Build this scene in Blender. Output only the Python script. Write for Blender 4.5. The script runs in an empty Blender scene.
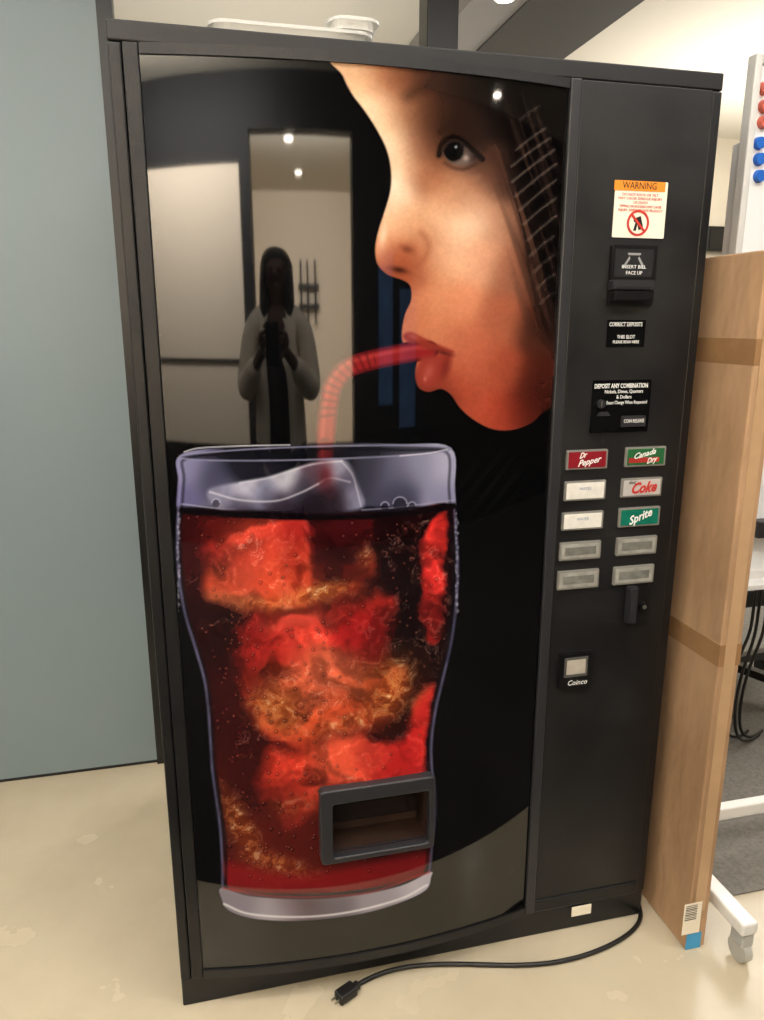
import bpy, bmesh, numpy as np, math, random
from mathutils import Vector, Matrix
random.seed(3)
scene=bpy.context.scene
COL=scene.collection
try:
    scene.view_settings.view_transform='Standard'; scene.view_settings.look='None'
except Exception: pass
# ------------------------------------------------------------ camera
CAM=np.array([0.1055,-1.3213,1.3816]); YAW,PITCH,FPX=0.2386,-0.2424,744.86
W,H=1.071,1.83
fw=np.array([math.sin(YAW)*math.cos(PITCH),math.cos(YAW)*math.cos(PITCH),math.sin(PITCH)])
rt=np.cross(fw,[0,0,1]);rt/=np.linalg.norm(rt);up=np.cross(rt,fw)
cam=bpy.data.cameras.new("camera");co=bpy.data.objects.new("camera",cam);COL.objects.link(co);scene.camera=co
co.matrix_world=Matrix(((rt[0],up[0],-fw[0],CAM[0]),(rt[1],up[1],-fw[1],CAM[1]),(rt[2],up[2],-fw[2],CAM[2]),(0,0,0,1)))
cam.sensor_fit='AUTO';cam.sensor_width=36;cam.lens=FPX/1020*36;cam.clip_start=0.02
def ray(u,v): return fw+(u-382)/FPX*rt-(v-510)/FPX*up
def F(u,v,y=0.0):   # photo measurement -> point on a vertical plane parallel to the machine front
    d=ray(u,v);t=(y-CAM[1])/d[1];p=CAM+t*d;return (p[0],p[2])
def G(u,v,z=0.0):   # photo measurement -> point on a horizontal plane
    d=ray(u,v);t=(z-CAM[2])/d[2];p=CAM+t*d;return (p[0],p[1])
def srgb(c):
    c=np.asarray(c,dtype=float)
    return np.where(c<=0.04045,c/12.92,((c+0.055)/1.055)**2.4)
def C255(r,g,b): return tuple(srgb(np.array([r,g,b])/255.0))+(1.0,)
# ------------------------------------------------------------ materials
MC={}
def mat(name,rgb,rough=0.5,metal=0.0,ior=1.45,var=0.0,vscale=8.0,bump=0.0,bscale=200.0,trans=0.0,emit=0.0,rvar=0.0,alpha=1.0,rgb2=None,stretch=None,bdist=0.002,ramp=(0.3,0.7)):
    if name in MC: return MC[name]
    m=bpy.data.materials.new(name);m.use_nodes=True;nt=m.node_tree;b=nt.nodes['Principled BSDF']
    c=C255(*rgb);b.inputs['Base Color'].default_value=c;b.inputs['Roughness'].default_value=rough
    b.inputs['Metallic'].default_value=metal;b.inputs['IOR'].default_value=ior
    b.inputs['Transmission Weight'].default_value=trans;b.inputs['Alpha'].default_value=alpha
    if emit>0:
        b.inputs['Emission Color'].default_value=c;b.inputs['Emission Strength'].default_value=emit
    tc=nt.nodes.new('ShaderNodeTexCoord');mp=nt.nodes.new('ShaderNodeMapping');nt.links.new(tc.outputs['Object'],mp.inputs['Vector'])
    if stretch: mp.inputs['Scale'].default_value=stretch
    if var>0 or rgb2:
        n=nt.nodes.new('ShaderNodeTexNoise');n.inputs['Scale'].default_value=vscale;n.inputs['Detail'].default_value=8;n.inputs['Roughness'].default_value=0.6
        nt.links.new(mp.outputs[0],n.inputs['Vector'])
        r=nt.nodes.new('ShaderNodeValToRGB');r.color_ramp.elements[0].position=ramp[0];r.color_ramp.elements[1].position=ramp[1]
        if rgb2: c0=C255(*rgb2);c1=c
        else:
            c0=tuple(x*(1-var) for x in c[:3])+(1,);c1=tuple(min(1,x*(1+var)) for x in c[:3])+(1,)
        r.color_ramp.elements[0].color=c0;r.color_ramp.elements[1].color=c1
        nt.links.new(n.outputs['Fac'],r.inputs['Fac']);nt.links.new(r.outputs['Color'],b.inputs['Base Color'])
    if rvar>0:
        n2=nt.nodes.new('ShaderNodeTexNoise');n2.inputs['Scale'].default_value=6;n2.inputs['Detail'].default_value=8
        nt.links.new(mp.outputs[0],n2.inputs['Vector'])
        mr=nt.nodes.new('ShaderNodeMapRange');mr.inputs['From Min'].default_value=0.35;mr.inputs['From Max'].default_value=0.65
        mr.inputs['To Min'].default_value=max(0,rough-rvar);mr.inputs['To Max'].default_value=rough+rvar
        nt.links.new(n2.outputs['Fac'],mr.inputs['Value']);nt.links.new(mr.outputs[0],b.inputs['Roughness'])
    if bump>0:
        n3=nt.nodes.new('ShaderNodeTexNoise');n3.inputs['Scale'].default_value=bscale;n3.inputs['Detail'].default_value=3
        nt.links.new(mp.outputs[0],n3.inputs['Vector'])
        bp=nt.nodes.new('ShaderNodeBump');bp.inputs['Strength'].default_value=bump;bp.inputs['Distance'].default_value=bdist
        nt.links.new(n3.outputs['Fac'],bp.inputs['Height']);nt.links.new(bp.outputs[0],b.inputs['Normal'])
    MC[name]=m;return m
BLACK=mat('black_powder_coat',(15,15,17),0.42,bump=0.25,bscale=500,rvar=0.10)
BLACKG=mat('black_gloss',(12,12,13),0.18)
SELM=mat('black_textured_panel',(16,16,18),0.40,bump=0.3,bscale=700,rvar=0.12,rgb2=(28,28,29),vscale=4,ramp=(.35,.6))
GREYP=mat('dark_grey_plastic',(40,40,43),0.4)
DARKP=mat('black_plastic',(15,15,16),0.35)
WHITEL=mat('white_ink',(238,238,235),0.5)
# ------------------------------------------------------------ mesh helpers
def link(o,parent=None):
    COL.objects.link(o)
    if parent is not None:
        o.parent=parent
        if parent.type=='EMPTY': o.matrix_parent_inverse=Matrix.Translation(-Vector(parent.location))
    return o
def top(o,label,category,group=None,kind=None):
    o['label']=label;o['category']=category
    if group:o['group']=group
    if kind:o['kind']=kind
    return o
def empty(name,loc,label,category,group=None):
    e=bpy.data.objects.new(name,None);e.location=loc;e.empty_display_size=0.05;COL.objects.link(e);return top(e,label,category,group)
def obj_bm(name,bm,m,parent=None,smooth=False):
    me=bpy.data.meshes.new(name);bm.normal_update();bm.to_mesh(me);bm.free()
    for mm in (m if isinstance(m,(list,tuple)) else [m]): me.materials.append(mm)
    if smooth:
        for p in me.polygons:p.use_smooth=True
    return link(bpy.data.objects.new(name,me),parent)
def bm_box(bm,x0,x1,y0,y1,z0,z1,bev=0.0,seg=2,mi=0):
    t=bmesh.new()
    bmesh.ops.create_cube(t,size=1)
    for v in t.verts: v.co=Vector((x0+(v.co.x+.5)*(x1-x0),y0+(v.co.y+.5)*(y1-y0),z0+(v.co.z+.5)*(z1-z0)))
    if bev>0: bmesh.ops.bevel(t,geom=t.edges[:],offset=bev,segments=seg,affect='EDGES',profile=0.5)
    for f in t.faces:f.material_index=mi
    me=bpy.data.meshes.new('t');t.to_mesh(me);t.free();bm.from_mesh(me);bpy.data.meshes.remove(me)
def box(name,x0,x1,y0,y1,z0,z1,m,parent=None,bev=0.0,seg=2):
    bm=bmesh.new();bm_box(bm,x0,x1,y0,y1,z0,z1,bev,seg);return obj_bm(name,bm,m,parent)
def bm_prism(bm,pts,y0,y1,bev=0.0,mi=0):
    t=bmesh.new();a=[t.verts.new((p[0],y0,p[1])) for p in pts];b=[t.verts.new((p[0],y1,p[1])) for p in pts];n=len(pts)
    t.faces.new(a);t.faces.new(b[::-1])
    for i in range(n): t.faces.new((a[i],b[i],b[(i+1)%n],a[(i+1)%n]))
    bmesh.ops.recalc_face_normals(t,faces=t.faces[:])
    if bev>0: bmesh.ops.bevel(t,geom=[e for e in t.edges if all(abs(v.co.y-y0)<1e-6 for v in e.verts)],offset=bev,segments=2,affect='EDGES')
    for f in t.faces:f.material_index=mi
    me=bpy.data.meshes.new('t');t.to_mesh(me);t.free();bm.from_mesh(me);bpy.data.meshes.remove(me)
def prism(name,pts,y0,y1,m,parent=None,bev=0.0):
    bm=bmesh.new();bm_prism(bm,pts,y0,y1,bev);return obj_bm(name,bm,m,parent)
def rrect(x0,x1,z0,z1,r,n=5):
    P=[]
    for cx,cz,a in ((x1-r,z1-r,0),(x0+r,z1-r,90),(x0+r,z0+r,180),(x1-r,z0+r,270)):
        for i in range(n+1):
            t=math.radians(a+90*i/n);P.append((cx+r*math.cos(t),cz+r*math.sin(t)))
    return P
def bm_cyl(bm,c,r,depth,axis='Y',seg=24,r2=None,mi=0):
    t=bmesh.new();bmesh.ops.create_cone(t,cap_ends=True,segments=seg,radius1=r,radius2=r if r2 is None else r2,depth=depth)
    M=Matrix.Identity(4)
    if axis=='Y': M=Matrix.Rotation(math.radians(90),4,'X')
    if axis=='X': M=Matrix.Rotation(math.radians(90),4,'Y')
    bmesh.ops.transform(t,matrix=Matrix.Translation(Vector(c))@M,verts=t.verts[:])
    for f in t.faces:f.material_index=mi
    me=bpy.data.meshes.new('t');t.to_mesh(me);t.free();bm.from_mesh(me);bpy.data.meshes.remove(me)
def cyl(name,c,r,depth,m,parent=None,axis='Y',seg=24,r2=None):
    bm=bmesh.new();bm_cyl(bm,c,r,depth,axis,seg,r2);return obj_bm(name,bm,m,parent)
def ring(name,outer,inner,y0,y1,m,parent=None):
    bm=bmesh.new();n=len(outer)
    R=[[bm.verts.new((p[0],y,p[1])) for p in L] for L,y in ((outer,y0),(inner,y0),(inner,y1),(outer,y1))]
    for k in range(4):
        A=R[k];B=R[(k+1)%4]
        for i in range(n): bm.faces.new((A[i],A[(i+1)%n],B[(i+1)%n],B[i]))
    bmesh.ops.recalc_face_normals(bm,faces=bm.faces[:])
    return obj_bm(name,bm,m,parent)
def tube(name,pts,r,m,parent=None,res=3):
    cu=bpy.data.curves.new(name,'CURVE');cu.dimensions='3D';cu.bevel_depth=r;cu.bevel_resolution=res;cu.use_fill_caps=True;cu.resolution_u=8
    s=cu.splines.new('NURBS');s.points.add(len(pts)-1)
    for i,p in enumerate(pts): s.points[i].co=(p[0],p[1],p[2],1)
    s.use_endpoint_u=True;s.order_u=4 if len(pts)>3 else len(pts)
    o=bpy.data.objects.new('t',cu);COL.objects.link(o);dg=bpy.context.evaluated_depsgraph_get()
    me=bpy.data.meshes.new_from_object(o.evaluated_get(dg));bpy.data.objects.remove(o);me.name=name;me.materials.clear();me.materials.append(m)
    for p in me.polygons:p.use_smooth=True
    return link(bpy.data.objects.new(name,me),parent)
def text(s,u,v,hpx,m,parent,y=-0.008,wpx=None,shear=0.0,name='lettering',rot=0.0,bold=0.0):
    """raised print on the machine front, centred on the measured point"""
    x,z=F(u,v,y);x2,z2=F(u,v-hpx,y);hh=z2-z
    cu=bpy.data.curves.new('t','FONT');cu.body=s;cu.align_x='CENTER';cu.align_y='CENTER';cu.size=hh*1.4;cu.extrude=0.0003;cu.shear=shear;cu.resolution_u=2;cu.offset=bold*hh
    o=bpy.data.objects.new('t',cu);COL.objects.link(o);dg=bpy.context.evaluated_depsgraph_get()
    me=bpy.data.meshes.new_from_object(o.evaluated_get(dg));bpy.data.objects.remove(o)
    xs=[q.co.x for q in me.vertices];w=max(xs)-min(xs);sc=1.0
    if wpx: sc=(F(u+wpx/2,v,y)[0]-F(u-wpx/2,v,y)[0])/w
    cr_,sr=math.cos(math.radians(rot)),math.sin(math.radians(rot))
    for q in me.vertices:
        a,b=q.co.x*sc,q.co.y;q.co=Vector((x+a*cr_-b*sr,y-q.co.z,z+a*sr+b*cr_))
    me.materials.clear();me.materials.append(m);me.name=name
    return link(bpy.data.objects.new(name,me),parent)
def skin(verts,edges,radii,sub=1,root=0):
    me=bpy.data.meshes.new('s');me.from_pydata([tuple(v) for v in verts],edges,[]);o=bpy.data.objects.new('s',me);COL.objects.link(o)
    sm=o.modifiers.new('k','SKIN');sm.use_smooth_shade=True
    for i,r in enumerate(radii):
        rr=r if isinstance(r,tuple) else (r,r)
        me.skin_vertices[0].data[i].radius=rr
        me.skin_vertices[0].data[i].use_root=(i==root)
    if sub: s=o.modifiers.new('s','SUBSURF');s.levels=sub;s.render_levels=sub
    dg=bpy.context.evaluated_depsgraph_get();r=bpy.data.meshes.new_from_object(o.evaluated_get(dg));bpy.data.objects.remove(o);return r
# ------------------------------------------------------------ room shell
def struct(o): o['kind']='structure';return o
CONC=mat('polished_concrete',(188,177,154),0.20,rgb2=(170,158,135),vscale=1.6,rvar=0.08,ramp=(.30,.68))
struct(box('floor',-2.6,5.2,-6.6,4.2,-0.1,0.0,CONC))
CARP=mat('grey_carpet',(112,109,103),0.9,var=0.25,vscale=90,bump=0.5,bscale=400)
DCARP=mat('added_dark_carpet',(30,29,29),0.95,var=0.2,vscale=90,bump=0.5,bscale=400)
WALLW=mat('warm_white_paint',(218,209,190),0.75,var=0.02)
struct(box('trim_1',1.165,5.1,0.0,4.0,0.0,0.004,CARP))
struct(box('trim_6',-2.5,5.1,-3.3,-0.345,0.0,0.004,DCARP))  # unseen dark carpet added to keep the panel's floor reflection dark
struct(box('wall_back',-2.6,5.2,4.0,4.15,0,2.8,WALLW))
struct(box('wall_right',5.1,5.2,-3.3,4.0,0,2.8,WALLW))
CHAR=mat('charcoal_paint',(20,19,19),0.6)
struct(box('wall_left',-2.6,-2.5,-6.6,4.0,0,2.8,WALLW))
CEIL=mat('ceiling_paint',(214,207,192),0.8)
struct(box('ceiling',-2.6,5.2,-3.3,4.15,2.75,2.85,CEIL))
BLUEW=mat('blue_grey_laminate',(116,131,137),0.42,var=0.03,vscale=1.5)
struct(box('door_1',-2.5,-0.095,0.948,0.99,0.012,2.74,BLUEW))
struct(box('trim_2',-0.095,-0.055,0.94,1.0,0.0,2.74,DARKP))
struct(box('dark_strip_back',-2.5,-0.095,0.952,0.99,0.0,0.012,DARKP))  # thin dark strip filling the gap below the door
BEAM=mat('grey_soffit',(74,72,70),0.7);BEAM2=mat('light_grey_soffit',(150,146,142),0.7)
struct(box('trim_3',1.43,1.86,0.2,3.98,2.60,2.74,BEAM));struct(box('trim_4',1.22,1.43,0.2,3.98,2.61,2.74,BEAM2))
struct(box('wall_column',0.805,0.90,1.0,1.09,0,2.75,DARKP,bev=0.004))
# rear side of the room: charcoal wall with framed white panel, blue cabinet panels and an opening to a white room
struct(box('wall_rear_lower',-2.5,-0.27,-3.45,-3.3,0,0.67,CHAR))
struct(box('wall_rear_upper',-2.5,0.9,-3.45,-3.3,2.45,2.75,CHAR))
struct(box('wall_rear_left',-2.5,-0.27,-3.45,-3.3,0.67,2.45,CHAR))
struct(box('wall_rear_right',0.9,5.1,-3.45,-3.3,0,2.75,CHAR))
WPAN=mat('white_wall_panel',(236,220,198),0.6)
struct(box('rear_panel_1',-1.52,-0.39,-3.3,-3.285,0.67,2.27,WPAN))
struct(box('trim_5',-1.52,-0.39,-3.285,-3.27,1.17,1.19,DARKP))
BLG=mat('blue_cabinet_panel',(84,122,176),0.3,var=.3,vscale=9)
struct(box('rear_panel_2',1.22,1.40,-3.3,-3.285,0.9,1.85,BLG));struct(box('rear_panel_3',1.50,1.72,-3.3,-3.285,0.75,1.6,BLG))  # stand in for blue-lit cabinets, the blue painted as flat colour
struct(box('wall_rear_room_back',-1.5,2.2,-6.6,-6.5,0,2.65,WPAN))
struct(box('wall_rear_room_left',-1.6,-1.5,-6.6,-3.45,0,2.65,WPAN))
struct(box('wall_rear_room_right',2.2,2.3,-6.6,-3.45,0,2.65,WPAN))
struct(box('wall_rear_sill',-0.27,0.9,-3.45,-3.3,0,0.66,CHAR))
struct(box('ceiling_rear_room',-1.6,2.3,-6.6,-3.45,2.65,2.75,CEIL))
e=empty('wall_shelf',(.42,-6.4,1.5),"dark wall shelf rack with hanging rods on white wall","shelf")
for z in (1.55,1.74): box('shelf_board',.22,.66,-6.499,-6.34,z,z+.04,CHAR,e)
for x in (.26,.40,.56): box('upright_rod',x,x+.035,-6.36,-6.33,1.40,2.0,CHAR,e)
# ------------------------------------------------------------ lights
LAMP=mat('lamp_emitter',(255,240,220),0.5,emit=80)
LRIM=mat('white_metal',(230,228,222),0.4)
def downlight(x,y,z,watt,r=0.05,col=(1,.93,.83)):
    e=empty('ceiling_downlight',(x,y,z),"small round recessed ceiling downlight with white rim","ceiling light","ceiling downlights")
    bm=bmesh.new();bm_cyl(bm,(x,y,z-0.006),r+0.012,0.012,'Z',28);obj_bm('rim',bm,LRIM,e)
    bm=bmesh.new();bm_cyl(bm,(x,y,z-0.0135),r,0.003,'Z',28);obj_bm('lens',bm,LAMP,e)
    if watt>0:
        L=bpy.data.lights.new('spot','SPOT');L.energy=watt;L.spot_size=math.radians(130);L.spot_blend=0.8;L.shadow_soft_size=0.08;L.color=col
        lo=bpy.data.objects.new('spot_light',L);lo.location=(x,y,z-0.03);COL.objects.link(lo);lo.parent=e;lo.matrix_parent_inverse=Matrix.Translation(-Vector(e.location))
downlight(0.15,-4.4,2.65,60,.06);downlight(0.28,-5.57,2.65,60,.06)
downlight(2.71,-3.0,2.75,50,.05);downlight(1.33,1.72,2.61,12,0.03)
downlight(-0.9,-0.3,2.75,85);downlight(-0.9,-2.2,2.75,40);downlight(2.0,-1.2,2.75,45)
def area(name,x,y,z,sx,sy,e,col=(1,.965,.91),rot=(0,0,0)):
    L=bpy.data.lights.new(name,'AREA');L.shape='RECTANGLE';L.size=sx;L.size_y=sy;L.energy=e;L.color=col
    o=bpy.data.objects.new(name,L);o.location=(x,y,z);o.rotation_euler=rot;COL.objects.link(o)
area('ambient_fill_area',0.5,-1.1,2.72,3.4,1.4,76)  # unseen area light added as ambient fill before the machine
area('ambient_fill_area',3.2,1.8,2.7,2.5,2.5,82)  # unseen area light added to brighten the wall behind, right
area('ambient_fill_area',-1.3,0.1,2.72,1.2,0.8,18)  # unseen area light added to lift the left side
area('rear_wall_fill',-0.95,-2.5,2.6,1.6,0.3,235,rot=(math.radians(-60),0,0))  # unseen light added to brighten the rear wall reflected in the panel
area('rear_wall_fill',0.3,-3.55,2.45,1.6,0.3,440,rot=(math.radians(-80),0,0))  # unseen light added so the rear room reflects brighter
area('ceiling_fill',3.4,2.4,1.9,1.6,1.6,40,rot=(math.pi,0,0))  # unseen upward light added to brighten the ceiling at right
area('ceiling_fill',0.4,2.4,1.6,1.2,1.2,13,rot=(math.pi,0,0))  # added upward fill for the ceiling behind the machine
w=bpy.data.worlds.new('world');scene.world=w;w.use_nodes=True;w.node_tree.nodes['Background'].inputs[0].default_value=(.8,.8,.75,1);w.node_tree.nodes['Background'].inputs[1].default_value=0.3
# ------------------------------------------------------------ vending machine
VM=empty('vending_machine',(W/2,0.4,0),"tall black drink vending machine with printed cola glass and face artwork","vending machine")
bm=bmesh.new();bm_box(bm,0,W,0.04,0.80,0.03,H,0.004)
for fx in (0.06,W-0.12):
    for fy in (0.08,0.66): bm_box(bm,fx,fx+0.06,fy,fy+0.06,0.0,0.03)
obj_bm('cabinet',bm,BLACK,VM)
XL,XR,ZB,ZT=0.046,0.762,0.090,1.783;XC=(XL+XR)/2;HW=(XR-XL)/2;SAG=0.035
def bow(x): return -0.003-SAG*max(0.0,1-((x-XC)/HW)**2)
bm=bmesh.new()
bm_box(bm,0,0.020,0.0,0.04,0.07,1.799,0.003);bm_box(bm,0.0215,XL-0.001,-0.004,0.04,0.07,1.799,0.002)
bm_box(bm,0.0,W,0.0,0.04,1.800,H,0.003);bm_box(bm,1.050,W,0.0,0.04,0.07,1.799,0.003)
obj_bm('door_frame',bm,BLACK,VM)
def bowstrip(name,z0,z1,off,m):
    n=40;A=[(XL-0.0+(XR-XL)*i/n) for i in range(n+1)];bm=bmesh.new()
    f0=[bm.verts.new((x,bow(x)-off,z0)) for x in A];f1=[bm.verts.new((x,bow(x)-off,z1)) for x in A]
    b0=[bm.verts.new((x,0.04,z0)) for x in A];b1=[bm.verts.new((x,0.04,z1)) for x in A]
    for i in range(n):
        bm.faces.new((f0[i],f0[i+1],f1[i+1],f1[i]));bm.faces.new((f1[i],f1[i+1],b1[i+1],b1[i]));bm.faces.new((b0[i],b0[i+1],f0[i+1],f0[i]))
    bm.faces.new((f0[0],f1[0],b1[0],b0[0]));bm.faces.new((f0[n],b0[n],b1[n],f1[n]))
    bmesh.ops.recalc_face_normals(bm,faces=bm.faces[:])
    return obj_bm(name,bm,m,VM)
bowstrip('top_trim',ZT,1.7985,0.004,BLACK);bowstrip('bottom_trim',0.070,ZB,0.004,BLACK)
box('divider_trim',XR,0.784,-0.010,0.04,0.075,1.799,GREYP,VM,0.003)
box('selection_panel',0.7855,1.049,-0.004,0.04,0.105,1.799,SELM,VM,0.002)
box('kick_plate',0.0,W,0.004,0.06,0.0,0.068,BLACK,VM,0.003)
box('bottom_lip',0.784,1.049,-0.006,0.04,0.072,0.103,BLACK,VM,0.003)
# ---- artwork painted procedurally per vertex, on the bowed panel
NX,NZ=500,1150
xs=np.linspace(XL,XR,NX);zs=np.linspace(ZB,ZT,NZ)
X,Z=np.meshgrid(xs,zs);X=X.ravel();Z=Z.ravel();Y=-0.003-SAG*np.clip(1-((X-XC)/HW)**2,0,None)
D=np.stack([X,Y,Z],1)-CAM;dep=D@fw;U=382+FPX*(D@rt)/dep;V=510-FPX*(D@up)/dep
rng=np.random.RandomState(7);TAB=rng.rand(8,256,256)
def vn(x,y,s=0):
    xi=np.floor(x).astype(int);yi=np.floor(y).astype(int);fx=x-xi;fy=y-yi;fx=fx*fx*(3-2*fx);fy=fy*fy*(3-2*fy);T=TAB[s%8]
    a=T[yi&255,xi&255];b=T[yi&255,(xi+1)&255];c=T[(yi+1)&255,xi&255];d=T[(yi+1)&255,(xi+1)&255]
    return (a*(1-fx)+b*fx)*(1-fy)+(c*(1-fx)+d*fx)*fy
def fbm(x,y,s=0,o=4):
    r=0;a=.5;t=0
    for i in range(o): r=r+a*vn(x*2**i+17*i,y*2**i+31*i,s+i);t+=a;a*=.5
    return r/t
def cr(pts,n=6):
    P=np.array(pts,float);m=len(P);out=[]
    for i in range(m):
        a,b,c,d=P[i-1],P[i],P[(i+1)%m],P[(i+2)%m]
        for k in range(n):
            t=k/n;out.append(.5*((2*b)+(-a+c)*t+(2*a-5*b+4*c-d)*t*t+(-a+3*b-3*c+d)*t**3))
    return np.array(out)
def sd(u,v,P):
    P=np.asarray(P,float);res=np.full(u.shape,1e3);lo=P.min(0)-40;hi=P.max(0)+40
    ix=np.where((u>lo[0])&(u<hi[0])&(v>lo[1])&(v<hi[1]))[0];x=u[ix];y=v[ix];d=np.full(x.shape,1e9);ins=np.zeros(x.shape,bool)
    for i in range(len(P)):
        a=P[i-1];b=P[i];e=b-a;w0=x-a[0];w1=y-a[1];t=np.clip((w0*e[0]+w1*e[1])/max(e@e,1e-9),0,1)
        d=np.minimum(d,(w0-e[0]*t)**2+(w1-e[1]*t)**2)
        c=((a[1]>y)!=(b[1]>y))&(x<(b[0]-a[0])*(y-a[1])/((b[1]-a[1]) if abs(b[1]-a[1])>1e-9 else 1e-9)+a[0]);ins^=c
    res[ix]=np.where(ins,-1,1)*np.sqrt(d);return res
def sm(x): x=np.clip(x,0,1);return x*x*(3-2*x)
def mk(u,v,pts,soft=1.5,smooth=True): return sm(.5-sd(u,v,cr(pts) if smooth else pts)/soft)
def gs(u,v,cx,cy,rx,ry,a=0):
    c,s=math.cos(math.radians(a)),math.sin(math.radians(a));x=(u-cx)*c+(v-cy)*s;y=-(u-cx)*s+(v-cy)*c
    return np.exp(-((x/rx)**2+(y/ry)**2))
def stroke(u,v,pts,wid,soft=1.5,smooth=True):
    P=np.array(pts,float)
    if smooth:
        Q=[]
        PP=np.vstack([2*P[0]-P[1],P,2*P[-1]-P[-2]])
        for i in range(1,len(PP)-2):
            a,b,c,d=PP[i-1],PP[i],PP[i+1],PP[i+2]
            for k in range(6):
                t=k/6;Q.append(.5*((2*b)+(-a+c)*t+(2*a-5*b+4*c-d)*t*t+(-a+3*b-3*c+d)*t**3))
        Q.append(P[-1]);P=np.array(Q)
    d=np.full(u.shape,1e9);lo=P.min(0)-wid-10;hi=P.max(0)+wid+10
    ix=np.where((u>lo[0])&(u<hi[0])&(v>lo[1])&(v<hi[1]))[0];x=u[ix];y=v[ix];dd=np.full(x.shape,1e9)
    for i in range(1,len(P)):
        a=P[i-1];e=P[i]-a;w0=x-a[0];w1=y-a[1];t=np.clip((w0*e[0]+w1*e[1])/max(e@e,1e-9),0,1)
        dd=np.minimum(dd,(w0-e[0]*t)**2+(w1-e[1]*t)**2)
    d[ix]=np.sqrt(dd);return sm(.5-(d-wid/2)/soft)
def rbf(u,v,pts,sig):
    P=np.array([p[:2] for p in pts],float);Cc=np.array([p[2] for p in pts],float)/255
    num=np.zeros((u.size,3));den=np.full(u.size,1e-12)
    for p,c in zip(P,Cc):
        wt=np.exp(-((u-p[0])**2+(v-p[1])**2)/(2*sig*sig))+1e-7/(1+((u-p[0])**2+(v-p[1])**2)/100);num+=wt[:,None]*c;den+=wt
    return num/den[:,None]
Cl=np.tile(np.array([8,8,9])/255.,(U.size,1))
def over(c,a):
    global Cl
    c=np.asarray(c,float)
    if c.ndim==1: c=c/255.
    Cl=Cl*(1-a[:,None])+c*a[:,None]
n1=fbm(U/60,V/60,1);n2=fbm(U/14,V/14,2);n3=fbm(U/5,V/5,3);n4=fbm(U/2.2,V/2.2,4,2)
# -- face
FACE=[(336,52),(343,76),(352,94),(364,110),(377,130),(387,151),(391,172),(390,192),(384,213),(378,232),(375,250),(378,265),(388,275),(402,280),(410,286),(411,300),(405,314),(402,330),(403,343),(412,349),(421,353),(417,362),(415,376),(419,388),(429,392),(441,389),(451,395),(460,408),(474,420),(492,429),(512,430),(532,423),(550,408),(585,400),(600,200),(590,50),(460,40)]
fm=mk(U,V,FACE,2.4)
FP=[(345,72,(214,172,134)),(360,85,(234,194,156)),(380,78,(176,118,84)),(400,75,(116,70,48)),(430,75,(72,42,32)),(460,80,(46,29,24)),(490,80,(26,20,18)),
(370,110,(246,216,184)),(384,122,(240,204,168)),(402,112,(180,126,92)),(420,110,(120,76,54)),(440,105,(70,44,34)),(470,110,(54,36,30)),(500,110,(34,25,23)),
(389,150,(250,224,194)),(402,160,(232,190,154)),(420,150,(138,86,62)),(428,178,(158,102,72)),(450,194,(196,140,106)),(470,194,(190,138,108)),(490,174,(112,74,58)),(512,180,(62,42,36)),
(393,190,(250,226,200)),(388,220,(236,192,156)),(381,248,(216,148,106)),(402,222,(228,176,138)),(404,256,(156,78,50)),(392,272,(136,64,40)),(422,235,(192,134,98)),(414,274,(148,76,52)),(432,265,(208,148,110)),
(440,215,(230,184,148)),(470,218,(236,196,164)),(500,222,(184,132,104)),(530,220,(84,54,44)),(450,255,(238,188,154)),(480,260,(228,170,136)),(510,270,(156,100,76)),(540,270,(66,40,32)),
(430,300,(214,146,108)),(415,312,(184,108,76)),(407,328,(182,112,82)),(440,322,(202,130,94)),(460,305,(216,142,106)),(500,320,(168,96,70)),(540,330,(72,38,29)),
(455,340,(186,108,78)),(475,350,(188,104,76)),(500,370,(160,76,54)),(540,380,(72,30,22)),
(445,398,(124,52,38)),(460,392,(164,72,52)),(480,412,(180,82,58)),(500,418,(162,64,46)),(525,412,(98,36,27)),(545,405,(54,21,16)),(470,375,(182,94,68))]
fc=rbf(U,V,FP,13.5)*(0.92+0.06*n2+.04*n3+.07*n4)[:,None]
over(fc,fm)
fa=lambda a:a*fm
over((96,46,32),fa(gs(U,V,407,249,7,4,20))*0.6);over((50,20,14),fa(gs(U,V,399,270,8,3,12))*0.8)
over((140,76,54),fa(stroke(U,V,[(421,232),(428,243),(426,256),(417,266)],5,10))*0.4)
over((255,238,216),fa(gs(U,V,383,236,4,12,10))*0.5);over((246,214,186),fa(gs(U,V,466,226,26,12,0))*0.35);over((250,226,200),fa(gs(U,V,398,180,4,26,8))*0.35)
over((16,11,10),fa(gs(U,V,500,84,60,54,0))*.7)
# eye in shadow, glancing sideways
over((36,22,17),fa(gs(U,V,460,141,38,27,25))*0.76)
over((30,19,16),fa(stroke(U,V,[(408,96),(424,87),(444,85),(468,95)],8,18))*0.45)
EYE=[(443,153),(446,145),(454,140),(464,144),(476,156),(473,163),(462,166),(451,163)]
em=mk(U,V,EYE,5.5);over((108,92,86),em)
over((44,30,27),em*gs(U,V,478,158,9,9));over((34,26,24),em*gs(U,V,461,141,16,6,25));over((176,162,156),em*gs(U,V,466,158,3,3)*.8)
over((12,10,10),em*sm(.5-(np.hypot((U-453)/1.0,V-151)-10.5)/5))
over((165,172,180),em*gs(U,V,456,147,1.4,1.4))
over((12,7,6),fa(stroke(U,V,[(439,155),(442,144),(453,137),(465,142),(482,159)],4.5,6))*.95)
over((24,14,12),fa(stroke(U,V,[(440,133),(451,124),(467,129),(484,150)],3,10))*.45)
over((36,21,17),fa(stroke(U,V,[(445,163),(454,168),(465,169),(477,163)],2,6))*0.55)
over((176,126,96),fa(stroke(U,V,[(446,178),(460,183),(478,177)],4,10))*0.3)
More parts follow.
